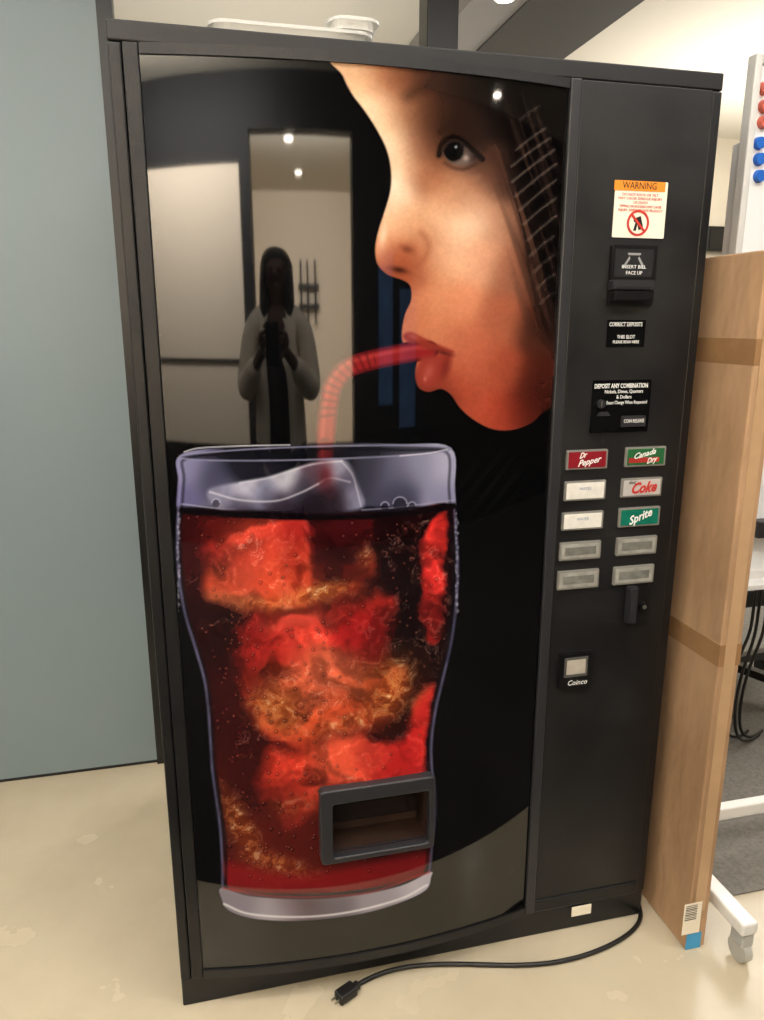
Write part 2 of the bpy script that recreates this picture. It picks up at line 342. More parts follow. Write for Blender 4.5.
# dark hair falling over the cheek, fading into black
st=vn((U*0.92-V*0.30)/4.0,(V+U*.2)/80,4)*.65+vn((U*0.92-V*0.30)/2.0,(V)/60,5)*.35
hd=sd(U+(st-.5)*30,V,cr([(440,20),(452,60),(474,86),(490,104),(500,140),(508,180),(518,230),(530,280),(546,335),(600,345),(610,20)]))
hm=sm(.5-hd/32)
hc=np.array([12,9,9])/255.+(np.clip(st-.45,0,1))[:,None]*np.array([1.0,.72,.6])*0.40
over(hc,hm*(0.70+0.30*sm((.62-st)*8)))
over((120,78,60),hm*gs(U,V,520,225,12,50,-12)*sm((st-.45)*6)*.35)
over((8,7,8),mk(U,V,[(524,30),(540,100),(552,150),(556,240),(566,330),(620,340),(620,30)],44)*0.85)
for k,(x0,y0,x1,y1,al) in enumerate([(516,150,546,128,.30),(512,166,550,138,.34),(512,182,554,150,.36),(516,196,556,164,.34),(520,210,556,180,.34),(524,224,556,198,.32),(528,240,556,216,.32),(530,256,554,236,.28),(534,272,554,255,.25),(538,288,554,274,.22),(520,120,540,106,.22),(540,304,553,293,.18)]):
    over((190,172,158),stroke(U,V,[(x0,y0),((x0+x1)/2,(y0+y1)/2-1),(x1,y1)],2.2,4)*al)  # light diagonal streaks: reflection of blinds painted into the print
over((60,58,56),sm(np.sin((U*.80+V*.62)*.50)*1.2)*gs(U,V,492,490,44,40,0)*(1-fm)*.16)  # faint grid reflection painted onto the dark ground below the face
# -- straw
sp=[(325,462),(326,430),(329,404),(334,384),(348,368),(368,361),(395,355),(418,351),(428,351)]
over((76,16,20),stroke(U,V,sp,21,1.8));over((138,34,36),stroke(U,V,sp,15,5));over((190,84,76),stroke(U,V,[(x-3,y-3) for x,y in sp],3,5)*0.5)
rb=stroke(U,V,[(328,412),(330,400),(335,384),(348,370),(366,362)],20,2)*sm(np.sin(np.arctan2(V-410,U-384)*46)*1.5)
over((62,14,17),rb*0.38)
# lips close over the straw
UL=[(403,336),(409,332),(418,335),(430,341),(444,347),(454,352),(440,352),(426,349),(418,344),(409,343)]
LL=[(420,359),(430,356),(442,353),(452,354),(450,364),(445,375),(438,383),(430,389),(422,386),(418,376)]
over((138,52,42),mk(U,V,UL,5));over((146,56,46),mk(U,V,LL,9)*fm)
over((196,110,94),gs(U,V,429,372,5,9,20)*0.45*fm);over((222,164,146),gs(U,V,425,379,1.6,2.4)*0.4);over((180,92,76),gs(U,V,414,337,6,2.2,20)*0.6)
over((86,28,24),gs(U,V,446,368,5,12,14)*.45*fm);over((70,22,20),fa(gs(U,V,444,353,9,2.2,12))*.7)
over((104,42,32),fa(gs(U,V,440,396,14,5,8))*0.5)
# -- glass
GL=[(180,455),(178,480),(176,510),(175,545),(177,580),(183,615),(193,648),(202,680),(206,710),(208,740),(210,770),(214,800),(218,830),(220,865),(221,895),(228,910),(250,918),(285,921),(325,919),(365,913),(402,902),(426,890),(431,876),(434,850),(437,820),(437,790),(434,765),(434,740),(438,710),(445,680),(453,645),(458,610),(460,570),(458,530),(455,490),(451,448),(400,444),(316,443),(230,447)]
gd=sd(U,V,cr(GL));gm=sm(.5-gd/1.8)
over((30,28,40),gm)
over(rbf(U,V,[(188,470,(134,132,168)),(184,500,(100,98,138)),(212,478,(68,68,92)),(245,466,(28,28,38)),(300,462,(16,16,22)),(340,465,(30,30,38)),(370,468,(58,58,74)),(395,472,(100,100,124)),(418,470,(136,136,162)),(446,470,(172,172,198)),(440,495,(138,138,168)),(400,492,(64,64,86)),(225,498,(98,98,122)),(290,490,(40,40,52))],11),gm*np.clip((508-V)/3,0,1))
over((100,26,30),stroke(U,V,[(325,446),(326,470),(330,492)],17,4)*.8);over((140,50,50),stroke(U,V,[(322,446),(323,468),(327,488)],4,4)*.4)
LIQ=[(185,512),(230,511),(316,513),(400,511),(450,504),(454,540),(455,575),(453,610),(448,645),(440,680),(433,712),(429,740),(429,768),(431,795),(430,825),(427,868),(400,882),(350,891),(300,894),(250,892),(226,884),(223,830),(219,800),(215,770),(213,740),(211,712),(207,680),(198,648),(188,615),(182,580),(180,545)]
lm=mk(U,V,LIQ,3)
over(rbf(U,V,[(200,560,(52,12,15)),(200,630,(40,10,12)),(230,700,(54,13,15)),(235,780,(60,17,17)),(330,560,(40,10,12)),(400,560,(26,7,10)),(410,640,(24,8,9)),(415,700,(32,9,10)),(300,620,(40,9,11)),(350,740,(42,10,12)),(400,800,(62,16,17)),(300,830,(84,26,22)),(390,600,(16,6,9)),(240,620,(28,9,10)),(300,515,(16,6,8))],24),lm)
l1=fbm(U/42,V/42,5,3);l2=fbm(U/42+9,V/42+5,6,3);m1=fbm(U/15,V/15,1,3);m2=fbm(U/15+7,V/15+3,2,3)
wu=U+(l1-.5)*24+(m1-.5)*10;wv=V+(l2-.5)*24+(m2-.5)*10
ff=fbm((U+(l1-.5)*80+(m1-.5)*12)/30,(V+(l2-.5)*80+(m2-.5)*12)/22,3,2)
fg=fbm((U+(m1-.5)*40)/11,(V+(m2-.5)*40)/8,6,3)
rp=rbf(wu,wv,[(215,540,(124,30,28)),(245,545,(184,58,44)),(285,535,(162,42,36)),(340,540,(70,14,17)),(350,590,(116,38,26)),(290,575,(180,66,42)),(225,592,(160,62,42)),
(262,640,(154,30,29)),(300,640,(190,54,44)),(350,625,(162,30,30)),(325,668,(212,96,66)),(285,690,(184,80,48)),(372,690,(146,60,34)),(250,670,(100,26,22)),(310,725,(176,70,40)),
(290,765,(178,52,37)),(345,758,(206,80,54)),(390,755,(150,30,29)),(330,800,(144,48,34)),(270,800,(92,26,22)),(430,560,(188,44,40)),(434,610,(158,34,32)),(418,740,(168,36,34)),(300,850,(108,30,27)),(380,870,(122,23,29))],16)
CUBES=[([(202,522),(250,517),(310,518),(372,516),(376,556),(366,596),(330,602),(262,612),(216,604),(204,570)],18),
 ([(246,618),(300,608),(394,602),(388,650),(402,680),(384,720),(345,736),(300,746),(258,726),(238,680)],20),
 ([(266,754),(330,744),(398,738),(412,776),(350,790),(318,810),(290,828),(264,798)],18),
 ([(428,522),(450,516),(450,580),(440,640),(430,636),(424,570)],9),([(410,700),(431,692),(428,740),(426,780),(406,776)],10)]
for P,s in CUBES:
    d=sd(wu,wv,cr(P));a=sm(.5-d/s)*lm
    over(rp*(0.46+0.60*sm((ff-.28)*2.2)+.40*(fg))[:,None],a)
over((140,26,32),lm*mk(U,V,[(222,862),(300,874),(430,852),(430,872),(350,892),(224,888)],16)*0.75)
for P,c,k in (([(222,530),(268,524),(290,560),(246,590),(222,570)],(206,88,64),.25),([(276,524),(306,520),(304,580),(286,572)],(100,20,22),.35),([(290,660),(352,650),(366,688),(310,708)],(228,120,86),.28),([(346,620),(388,612),(380,660),(352,648)],(100,16,20),.4),([(300,750),(350,744),(392,744),(384,768),(320,780)],(220,98,70),.28),([(250,700),(286,690),(300,730),(270,728)],(200,108,58),.35),([(214,592),(262,598),(330,590),(326,600),(262,610),(218,604)],(232,146,92),.4),([(262,622),(330,612),(338,624),(280,636)],(220,116,90),.3)):
    over(c,mk(wu,wv,P,22)*lm*k)
over((240,140,110),lm*np.exp(-((fg-.60)/.03)**2)*.20*np.clip((rp[:,0]-.45)*4,0,1))
over((255,220,198),lm*np.exp(-((fg-.70)/.02)**2)*.35*np.clip((rp[:,0]-.5)*5,0,1))
over((42,8,12),lm*mk(U,V,[(308,516),(370,516),(370,584),(312,580)],7,False)*0.5)
# amber zones (bubble clusters caught in the ice)
hf=fbm((U+(m1-.5)*16)/6,(V+(m2-.5)*16)/5,2,3)
for cx,cy,rx,ry,an,k in ((318,593,32,8,-10,1),(262,604,24,6,0,.6),(272,708,26,18,20,.7),(392,690,19,30,24,1),(350,722,32,8,-14,.7),(240,826,12,40,-28,.75),(282,864,28,8,16,.6),(366,556,9,11,0,.45),(292,806,20,10,0,.3)):
    a=gs(U,V,cx,cy,rx,ry,an)*k*lm
    over((176,92,44),a*.65);over((80,28,16),a*np.clip((.46-hf)*4,0,1)*.6);over((236,172,100),a*np.exp(-((hf-.56)/.06)**2)*.6);over((255,232,180),a*np.clip((hf-.64)*8,0,1)*.85)
br=np.random.RandomState(11)
for i in range(420):
    cx=br.uniform(188,448);cy=br.uniform(516,880)
    if i>=240: cx=br.uniform(195,330);cy=br.uniform(620,880)
    r=br.uniform(.5,1.6);ix=np.where((abs(U-cx)<r+3)&(abs(V-cy)<r+3))[0]
    d=np.hypot(U[ix]-cx,V[ix]-cy);a=np.clip(1-abs(d-r)/1.1,0,1)*lm[ix]*.4
    Cl[ix]=Cl[ix]*(1-a[:,None])+np.array([34,8,10])/255*a[:,None]
    a=np.clip(1.2-np.hypot(U[ix]-cx+r*.35,V[ix]-cy+r*.35)/1.0,0,1)*lm[ix]*.5
    Cl[ix]=Cl[ix]*(1-a[:,None])+np.array([224,144,116])/255*a[:,None]
# glass edges with condensation
over((150,148,190),np.clip(1-abs(gd+2.4)/2.0,0,1)*gm*(.25+.5*n2)*(V>458));over((14,13,22),np.clip(1-abs(gd+6)/2.4,0,1)*gm*0.6)
for i in range(24):
    cy=514+i*4.2+br.uniform(-2,2)
    for cx in (178.5,456.8): over((200,200,220),gs(U,V,cx+br.uniform(-1.2,1.2),cy,br.uniform(.7,1.4),br.uniform(.9,2.2))*.6)
# liquid surface and floating ice
over((14,8,12),stroke(U,V,[(182,511),(230,514),(316,517),(400,514),(454,506)],6,3)*gm)
over((190,190,212),stroke(U,V,[(182,504),(215,508),(235,509)],1.3,1.5)*.7);over((160,160,185),stroke(U,V,[(362,510),(400,507),(454,500)],1.3,1.5)*.7)
ICE=[(208,490),(240,482),(268,477),(290,470),(312,462),(340,459),(352,467),(360,488),(362,508),(318,512),(262,510),(218,508)]
im=mk(U,V,ICE,5)
over(rbf(U,V,[(220,496,(140,140,166)),(245,488,(186,186,206)),(265,494,(120,120,146)),(285,480,(206,206,222)),(300,490,(60,56,70)),(318,472,(90,70,84)),(335,466,(168,168,190)),(348,480,(80,76,94)),(356,498,(130,130,156)),(335,500,(44,34,44)),(280,506,(46,38,50)),(240,506,(70,66,84)),(310,508,(30,22,30))],8)*(0.8+.4*n2)[:,None],im*.92)
for P,k in (([(210,492),(240,500),(275,501),(300,493),(318,484)],.75),([(240,483),(268,478),(290,471),(314,464),(342,461)],.7),([(341,461),(352,474),(357,490),(361,506)],.5),([(318,484),(330,478),(350,482)],.5)):
    over((232,232,244),stroke(U,V,P,1.4,3)*k)
over((92,24,28),gs(U,V,326,476,8,14)*im*.7)
for bx,by,r in ((400,504,7),(385,506,4),(412,506,4),(216,503,4)):
    over((30,26,38),sm(.5-(np.hypot(U-bx,V-by)-r)/1.5)*.6);over((200,200,222),np.clip(1-abs(np.hypot(U-bx,V-by)-r)/1.2,0,1)*(V<by)*.7)
# rim
th=np.linspace(0,2*math.pi,60);EL=np.stack([315.5+135.5*np.cos(th),453-(135.5*np.cos(th))*0.03+6.5*np.sin(th)],1)
over((12,12,16),sm(.5-sd(U,V,EL)/2)*0.5*(1-gs(U,V,325,453,10,14)))
over((142,142,172),stroke(U,V,EL,1.6,1.5,False)*.85)
over((240,240,250),stroke(U,V,[(184,452),(200,448),(240,446),(290,445)],1.2,1.2)*.8);over((226,226,240),stroke(U,V,[(400,456),(430,453),(448,449)],1.2,1.2)*.7)
# base
BS=[(221,888),(250,896),(300,899),(350,896),(400,886),(430,872),(431,878),(426,890),(402,902),(365,913),(325,919),(285,921),(250,918),(228,910),(222,900)]
bmk=mk(U,V,BS,2);over(rbf(U,V,[(235,905,(120,114,130)),(280,912,(168,164,178)),(330,908,(104,98,110)),(380,902,(150,144,158)),(420,884,(186,182,196)),(300,902,(74,54,64))],16),bmk)
over((240,240,248),stroke(U,V,[(224,904),(250,914),(300,917),(350,912),(400,899),(427,885)],2,2)*.75);over((190,44,52),stroke(U,V,[(224,888),(260,895),(310,897),(370,892),(429,872)],2,3)*.6)
# faint grey mottling and specks, stronger low on the black ground
low_grey=np.clip((V-560)/260,0,1)*(1-gm)*(U>300)
over((56,53,51),low_grey*np.clip((fbm(U/34,V/60,4)-.35)*1.7,0,1)*.28)
Cl=np.clip(Cl+((n3-.5)*.008)[:,None],0,1)
spk=(rng.rand(U.size)>.9985)*low_grey;over((130,126,122),spk*.4)
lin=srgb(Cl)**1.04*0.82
HX0=F(332,820,-0.037)[0];HX1=F(426,814,-0.037)[0];HZ1=F(378,794,-0.038)[1];HZ0=F(378,845,-0.038)[1]
idx=np.arange(NX*NZ).reshape(NZ,NX);q0=idx[:-1,:-1].ravel();quads=np.stack([q0,q0+1,q0+1+NX,q0+NX],1)
cx=X[q0]+(xs[1]-xs[0])/2;cz=Z[q0]+(zs[1]-zs[0])/2
quads=quads[~((cx>HX0)&(cx<HX1)&(cz>HZ0)&(cz<HZ1))]
me=bpy.data.meshes.new('printed_panel');nv=X.size;nf=len(quads)
me.vertices.add(nv);me.vertices.foreach_set('co',np.stack([X,Y,Z],1).astype(np.float32).ravel())
me.loops.add(nf*4);me.loops.foreach_set('vertex_index',quads.astype(np.int32).ravel())
me.polygons.add(nf);me.polygons.foreach_set('loop_start',(np.arange(nf)*4).astype(np.int32))
me.update(calc_edges=True)
me.polygons.foreach_set('use_smooth',np.ones(nf,bool))
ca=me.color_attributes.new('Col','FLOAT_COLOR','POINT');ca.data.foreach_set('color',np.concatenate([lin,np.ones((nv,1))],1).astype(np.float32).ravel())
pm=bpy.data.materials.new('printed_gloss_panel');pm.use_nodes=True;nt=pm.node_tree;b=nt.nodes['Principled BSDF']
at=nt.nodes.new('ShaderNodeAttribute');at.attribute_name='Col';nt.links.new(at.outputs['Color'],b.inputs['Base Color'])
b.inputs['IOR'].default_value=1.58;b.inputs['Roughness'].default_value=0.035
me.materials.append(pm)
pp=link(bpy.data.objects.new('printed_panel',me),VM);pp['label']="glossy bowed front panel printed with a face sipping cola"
# delivery opening
o1=rrect(F(320,820,-.05)[0],F(434,814,-.05)[0],F(378,855,-.05)[1],F(378,783,-.05)[1],0.010);i1_=rrect(HX0-.001,HX1+.001,HZ0-.001,HZ1+.001,0.006)
dr=ring('delivery_frame',o1,i1_,-0.056,-0.028,GREYP,VM)
bv=dr.modifiers.new('b','BEVEL');bv.width=0.004;bv.segments=3;bv.limit_method='ANGLE';bv.angle_limit=math.radians(60)
BROWN=mat('brown_chute',(50,34,26),0.5,var=.3,vscale=20)
bm=bmesh.new()
bm_box(bm,HX0-.004,HX1+.004,.030,.034,HZ0-.004,HZ1+.004);bm_box(bm,HX0-.004,HX1+.004,-.03,.03,HZ1,HZ1+.004);bm_box(bm,HX0-.004,HX1+.004,-.03,.03,HZ0-.004,HZ0)
bm_box(bm,HX0-.004,HX0,-.03,.03,HZ0,HZ1);bm_box(bm,HX1,HX1+.004,-.03,.03,HZ0,HZ1)
obj_bm('delivery_chute',bm,BROWN,dr)
prism('delivery_flap',[(HX0+.004,HZ1-.002),(HX1-.004,HZ1-.002),(HX1-.004,HZ0+.03),(HX0+.004,HZ0+.03)],.012,.016,mat('smoked_flap',(26,18,15),0.25),dr)
# ------------------------------------------------------------ selection panel parts
FY=-0.004
def plate(name,u0,v0,u1,v1,m,parent,y0=-0.0055,y1=FY,r=0.002,bev=0.0):
    ca,cb=F((u0+u1)/2,v0,y0),F((u0+u1)/2,v1,y0);x0=F(u0,(v0+v1)/2,y0)[0];x1=F(u1,(v0+v1)/2,y0)[0]
    return prism(name,rrect(x0,x1,cb[1],ca[1],r,3),y0,y1,m,parent,bev)
STK=mat('cream_sticker',(236,228,210),0.5);ORG=mat('orange_sticker',(226,140,40),0.5);RED=mat('red_ink',(190,50,40),0.5);BLK=mat('black_ink',(20,18,18),0.5)
ws=plate('warning_sticker',614,181,666,238,STK,VM);ws['label']="cream warning sticker with orange header"
plate('header_band',614.5,181,665.5,191,ORG,ws,-0.0062,-0.0055,.001)
text('WARNING',640,186,7,BLK,ws,-0.0063,34)
for i,s in enumerate(('DO NOT ROCK OR TILT','MAY CAUSE SERIOUS INJURY','OR DEATH','TIPPING OR ROCKING MAY CAUSE','INJURY. DISPENSES FREE PRODUCT')):
    text(s,640.5,195+i*3.9,2.7,RED,ws,-0.0057,(36,44,14,42,44)[i])
cx,cz=F(638,223,-.006);R0=F(649,223,-.006)[0]-cx
ang=[2*math.pi*i/40 for i in range(40)]
ring('prohibition_ring',[(cx+R0*math.cos(a),cz+R0*math.sin(a)) for a in ang],[(cx+R0*.82*math.cos(a),cz+R0*.82*math.sin(a)) for a in ang],-.0064,-.0055,RED,ws)
bm=bmesh.new();s2=.7071*R0*.9;w2=R0*.1
bm_prism(bm,[(cx-s2-w2*.7,cz+s2-w2*.7),(cx-s2+w2*.7,cz+s2+w2*.7),(cx+s2+w2*.7,cz-s2+w2*.7),(cx+s2-w2*.7,cz-s2-w2*.7)],-.0066,-.0064);obj_bm('prohibition_bar',bm,RED,ws)
bm=bmesh.new()
bm_prism(bm,[(cx+R0*.1,cz-R0*.55),(cx+R0*.5,cz-R0*.35),(cx+R0*.2,cz+R0*.55),(cx-R0*.2,cz+R0*.4)],-.0062,-.0056);bm_cyl(bm,(cx-R0*.25,-.0059,cz+R0*.2),R0*.15,.0006)
bm_prism(bm,[(cx-R0*.2,cz+R0*.1),(cx-R0*.02,cz+R0*.05),(cx-R0*.15,cz-R0*.6),(cx-R0*.4,cz-R0*.6)],-.0062,-.0056);obj_bm('tipping_pictogram',bm,BLK,ws)
ba=plate('bill_acceptor',611,245,656,306,DARKP,VM,-0.014,FY,.004,.002);ba['label']="black plastic banknote acceptor with protruding mouth"
plate('instruction_plate',615,249,653,277,mat('dark_label',(38,38,40),.3),ba,-.0148,-.014,.001)
x0,z0=F(634,262,-.015)
bm=bmesh.new()
for k in (-1,1): bm_prism(bm,[(x0+k*.010,z0+.010),(x0+k*.024,z0-.010),(x0+k*.020,z0-.012),(x0+k*.008,z0+.006)],-.0152,-.0148)
bm_prism(bm,[(x0-.012,z0+.012),(x0+.012,z0+.012),(x0+.014,z0+.016),(x0-.014,z0+.016)],-.0152,-.0148);obj_bm('arrow_marks',bm,mat('grey_ink',(150,150,150),.5),ba)
text('INSERT BILL',634,267,3.6,WHITEL,ba,-.0152,24);text('FACE UP',634,273,3.6,WHITEL,ba,-.0152,16)
plate('acceptor_mouth',613,280,655,290,GREYP,ba,-.030,-.014,.003,.002);plate('acceptor_lip',615,291,652,301,DARKP,ba,-.034,-.014,.003,.003)
plate('slot',617,286.5,651,289,mat('void_black',(3,3,3),.6),ba,-.0306,-.030,.0005)
c1=plate('deposit_plate',607,320,645,347,BLACKG,VM,-.0056,FY,.001)
text('CORRECT DEPOSITS',626,324.5,4.2,WHITEL,c1,-.0058,33,bold=.02);text('THIS SLOT',626,337,3.6,WHITEL,c1,-.0058,18);text('PLEASE READ HERE',626,342,3,WHITEL,c1,-.0058,26)
cp=plate('coin_plate',592,380,650,432,BLACKG,VM,-.0075,FY,.002,.001)
text('DEPOSIT ANY COMBINATION',621.5,386,4.6,WHITEL,cp,-.0077,53,bold=.02);text('Nickels, Dimes, Quarters',624,391.5,3.6,WHITEL,cp,-.0077,38);text('& Dollars',624,397,3.6,WHITEL,cp,-.0077,15)
text('Use Exact Change When Requested',624,402.5,3.4,WHITEL,cp,-.0077,46)
CH=mat('brushed_metal',(170,168,160),.3,metal=.9)
x0,z0=F(601,404,-.008);cyl('coin_bezel',(x0,-.009,z0),.0085,.004,GREYP,cp);prism('coin_slot',rrect(x0-.0012,x0+.0012,z0-.006,z0+.006,.0008,2),-.0114,-.011,CH,cp)
x0,z0=F(603,414,-.008);prism('coin_guide',[(x0-.014,z0-.004),(x0+.016,z0-.004),(x0+.010,z0+.004),(x0-.008,z0+.004)],-.0092,-.0075,GREYP,cp)
plate('release_button',622,416,646,427,GREYP,cp,-.012,-.0075,.001,.001);text('COIN RELEASE',634,421,3.6,WHITEL,cp,-.0122,20)
# selection buttons
FR=mat('button_bezel',(128,126,120),.25)
def button(u0,v0,u1,v1,kind):
    bz=plate('selection_button',u0-1,v0-1,u1+1,v1+1,FR,VM,-.010,FY,.0025,.0015)
    cm={'red':(132,32,40),'white':(226,224,216),'green':(44,100,60),'dcoke':(186,182,178),'teal':(24,108,88),'clear':(150,149,142)}[kind]
    f=plate('button_face',u0+.8,v0+.8,u1-.8,v1-.8,mat('button_'+kind,cm,.1,var=.08 if kind!='clear' else .25,vscale=60 if kind!='clear' else 45,ior=1.6),bz,-.0112,-.010,.0015,.0006)
    cu,cv=(u0+u1)/2,(v0+v1)/2;yy=-.0114
    if kind=='red':
        bz['label']="dark red drink button with white slanted lettering"
        text('Dr',cu-5,cv-4,5.5,WHITEL,f,yy,8,.6,rot=10,bold=.02);text('Pepper',cu+1,cv+2,6.2,WHITEL,f,yy,24,.6,rot=10,bold=.02)
    elif kind=='green':
        bz['label']="green and red drink button with white script"
        plate('red_swoosh',u0+2,v1-8,u1-6,v1-3,mat('swoosh_red',(160,46,42),.3),f,-.0113,-.0112,.001);text('Canada',cu-2,cv-2.5,5.6,WHITEL,f,yy,22,.6,rot=12,bold=.02);text('Dry',cu+5,cv+3.6,5.4,WHITEL,f,yy,11,.6,rot=12,bold=.02)
    elif kind=='dcoke':
        bz['label']="silver drink button with bold red lettering"
        text('diet',cu-10,cv-5,3.6,BLK,f,yy,7,.3);text('Coke',cu+1,cv+.5,10.5,RED,f,yy,25,.45,rot=3,bold=.05)
    elif kind=='teal':
        bz['label']="teal green drink button with white slanted lettering"
        text('Sprite',cu,cv,8,WHITEL,f,yy,24,.45,rot=20,bold=.03)
    elif kind=='white':
        text('WATER',cu,cv-2,3,mat('pale_ink',(150,160,180),.5),f,yy,12);bz['label']="pale faded white drink button"
    else:
        bz['label']="empty clear shiny plastic drink button"
        plate('insert_window',u0+4,cv-4,u1-4,cv+4,mat('clear_insert',(118,118,112),.08,ior=1.7,var=.35,vscale=30),f,-.0114,-.0112,.0012)
button(568,451,607,468.5,'red');button(566,482,605,499.5,'white');button(563.5,513,602.5,529,'white');button(561,543,600,559,'clear');button(559,571.5,598,588,'clear')
button(627,448,665,465.5,'green');button(623,479,661,496,'dcoke');button(620.5,508.5,659,525.5,'teal');button(618,538,656,554,'clear');button(615,567,653,583,'clear')
# lock
lk=plate('lock_housing',627,586,650,626,DARKP,VM,-.010,FY,.006,.002)
x0,z0=F(640,606,-.012);plate('handle_grip',629,588,638,624,GREYP,lk,-.026,-.010,.003,.003)
cyl('lock_cylinder',(x0+.006,-.014,z0),.0085,.010,DARKP,lk);cyl('lock_core',(x0+.006,-.0195,z0),.0045,.002,CH,lk)
# coin return
cr2=plate('coin_return',560,653,593,688,DARKP,VM,-.014,FY,.003,.002)
plate('return_cup_bezel',564.5,657.5,588,677,mat('bezel_silver',(100,98,94),.3,metal=.4),cr2,-.0155,-.014,.002,.001);plate('return_flap',567,660,585.5,674,mat('pale_flap',(176,170,158),.35,var=.1,vscale=40),cr2,-.0162,-.0155,.001)
text('Coinco',577,682.5,5,WHITEL,cr2,-.0143,19,.25)
plate('paper_tag',572,906,591,915,STK,VM,-.0075,-.006,.0005)
# ------------------------------------------------------------ power cord on the floor
e=empty('power_cord',(0.9,-0.1,0),"black power cord with plug lying on the concrete floor","cable")
CB=mat('black_rubber',(20,18,17),.45)
pts=[(W+.018,0.10,.007),(W+.017,0.06,.007),(W+.012,0.03,.007)]+[G(u,v,.006)+(.006,) for u,v in ((643,920),(628,936),(600,951),(560,963),(515,966),(470,964),(430,964),(395,968),(370,977),(356,986))]
tube('cord',pts,.005,CB,e)
px0,py0=G(346,993,.012);dx,dy=G(356,986,.012);dv=Vector((px0-dx,py0-dy,0)).normalized()
bm=bmesh.new();bm_box(bm,-.022,.022,-.014,.014,-.011,.011,.004,2);bm_box(bm,-.034,-.02,-.008,.008,-.007,.007,.003,2)
bm.transform(Matrix.Translation(Vector((px0,py0,.012)))@Matrix.Rotation(math.atan2(dv.y,dv.x),4,'Z'));obj_bm('plug_body',bm,CB,e)
bm=bmesh.new()
for k in (-.006,.006): bm_box(bm,.022,.034,k-.0008,k+.0008,-.003,.003)
bm.transform(Matrix.Translation(Vector((px0,py0,.012)))@Matrix.Rotation(math.atan2(dv.y,dv.x),4,'Z'));obj_bm('prongs',bm,CH,e)
# ------------------------------------------------------------ plastic container on the machine
PL=mat('milky_plastic',(230,230,226),.25,alpha=.6)
e=empty('plastic_container',(.35,.16,H),"milky clear plastic clamshell food container lying on the machine","food container")
def tray(name,x0,x1,y0,y1,z0,z1,fl,parent):
    bm=bmesh.new()
    a=rrect(x0+fl,x1-fl,y0+fl,y1-fl,.02,4);b_=rrect(x0,x1,y0,y1,.025,4);c=rrect(x0-.01,x1+.01,y0-.01,y1+.01,.03,4)
    L=[[bm.verts.new((p[0],p[1],zz)) for p in P] for P,zz in ((a,z0),(b_,z1),(c,z1),(c,z1-.005))];bm.faces.new(L[0][::-1]);n=len(a)
    for k in range(3):
        for i in range(n): bm.faces.new((L[k][i],L[k][(i+1)%n],L[k+1][(i+1)%n],L[k+1][i]))
    bmesh.ops.recalc_face_normals(bm,faces=bm.faces[:]);return obj_bm(name,bm,PL,parent)
xa=F(207,28,.1)[0];xb=F(372,28,.1)[0]
tray('base_tray',xa+.01,xb-.01,.08,.28,H+.001,H+.038,.012,e)
tray('hinged_lid',xa+.21,xb+.0,.07,.26,H+.040,H+.056,-.0,e)
# ------------------------------------------------------------ cardboard box
BX0,BX1,BY0,BY1,BZ=1.110,1.160,-.116,.72,1.515
e=empty('cardboard_box',((BX0+BX1)/2,.3,0),"tall flat brown cardboard box with packing tape standing beside the machine","cardboard box")
CBM=mat('corrugated_cardboard',(178,144,110),.8,rgb2=(152,120,89),vscale=5,bump=.9,bscale=9,bdist=.015,stretch=(1,1,.5),ramp=(.35,.62))
box('carton',BX0,BX1,BY0,BY1,0.0,BZ,CBM,e,.004,3)
TP=mat('packing_tape',(150,115,80),.22,var=.12,vscale=14)
for z in (.70,1.31): box('packing_tape',BX0-.0006,BX1+.0006,BY0-.0006,BY1+.0006,z,z+.048,TP,e,.0004)
box('edge_tape',BX0+.012,BX1-.012,BY0-.0012,BY0-.0006,.10,BZ-.02,mat('tape_pale',(184,152,116),.28,var=.10,vscale=9),e)
def fp(u,v): return F(u,v,BY0-.002)
bm=bmesh.new();a=fp(685,905);b_=fp(699,932);bm_box(bm,a[0],b_[0],BY0-.0018,BY0-.0012,b_[1],a[1]);sl=obj_bm('shipping_label',bm,STK,e)
bm=bmesh.new()
for i in range(9):
    zz=a[1]-.006-i*.0045;bm_box(bm,a[0]+.004,b_[0]-.012,BY0-.0022,BY0-.0018,zz-.0012*(1+i%3*.4),zz)
obj_bm('barcode',bm,BLK,sl)
a=fp(687,935);b_=fp(700,947);box('blue_sticker',a[0],b_[0],BY0-.0018,BY0-.0012,b_[1],a[1],mat('blue_sticker',(60,150,200),.5),e)
# ------------------------------------------------------------ mobile whiteboard
e=empty('mobile_whiteboard',(1.8,.12,0),"white magnetic whiteboard on a wheeled metal stand","whiteboard")
WM=mat('white_enamel_metal',(222,222,220),.35);WB=mat('whiteboard_surface',(230,232,234),.15)
box('writing_board',1.225,2.5,.105,.118,.815,1.885,WB,e)
bm=bmesh.new();bm_box(bm,1.212,1.228,.098,.125,.79,1.905,.003);bm_box(bm,2.49,2.515,.098,.125,.79,1.905,.004);bm_box(bm,1.2285,2.489,.098,.125,1.887,1.905,.003);bm_box(bm,1.2285,2.489,.098,.125,.79,.82,.004);obj_bm('board_frame',bm,mat('aluminium',(210,210,208),.45,metal=.1),e)
box('marker_tray',1.26,2.44,.06,.10,.785,.80,WM,e,.003)
PALE=mat('pale_caster',(190,190,184),.3,trans=.3)
for x in (1.22,2.475):
    box('post',x,x+.035,.126,.156,.12,1.75,WM,e,.004)
for x in (1.195,2.475):
    box('foot',x-.005,x+.035,-.19,.46,.082,.115,WM,e,.006)
    for y in (-.165,.43):
        c=cyl('caster',(x+.018,y,.028),.028,.02,PALE,e,'X',28);box('caster_bracket',x+.003,x+.033,y-.02,y+.02,.045,.082,mat('pale_bracket',(170,172,170),.35),c,.004)
box('crossbar',1.23,2.475,.126,.156,.116,.151,WM,e,.004)
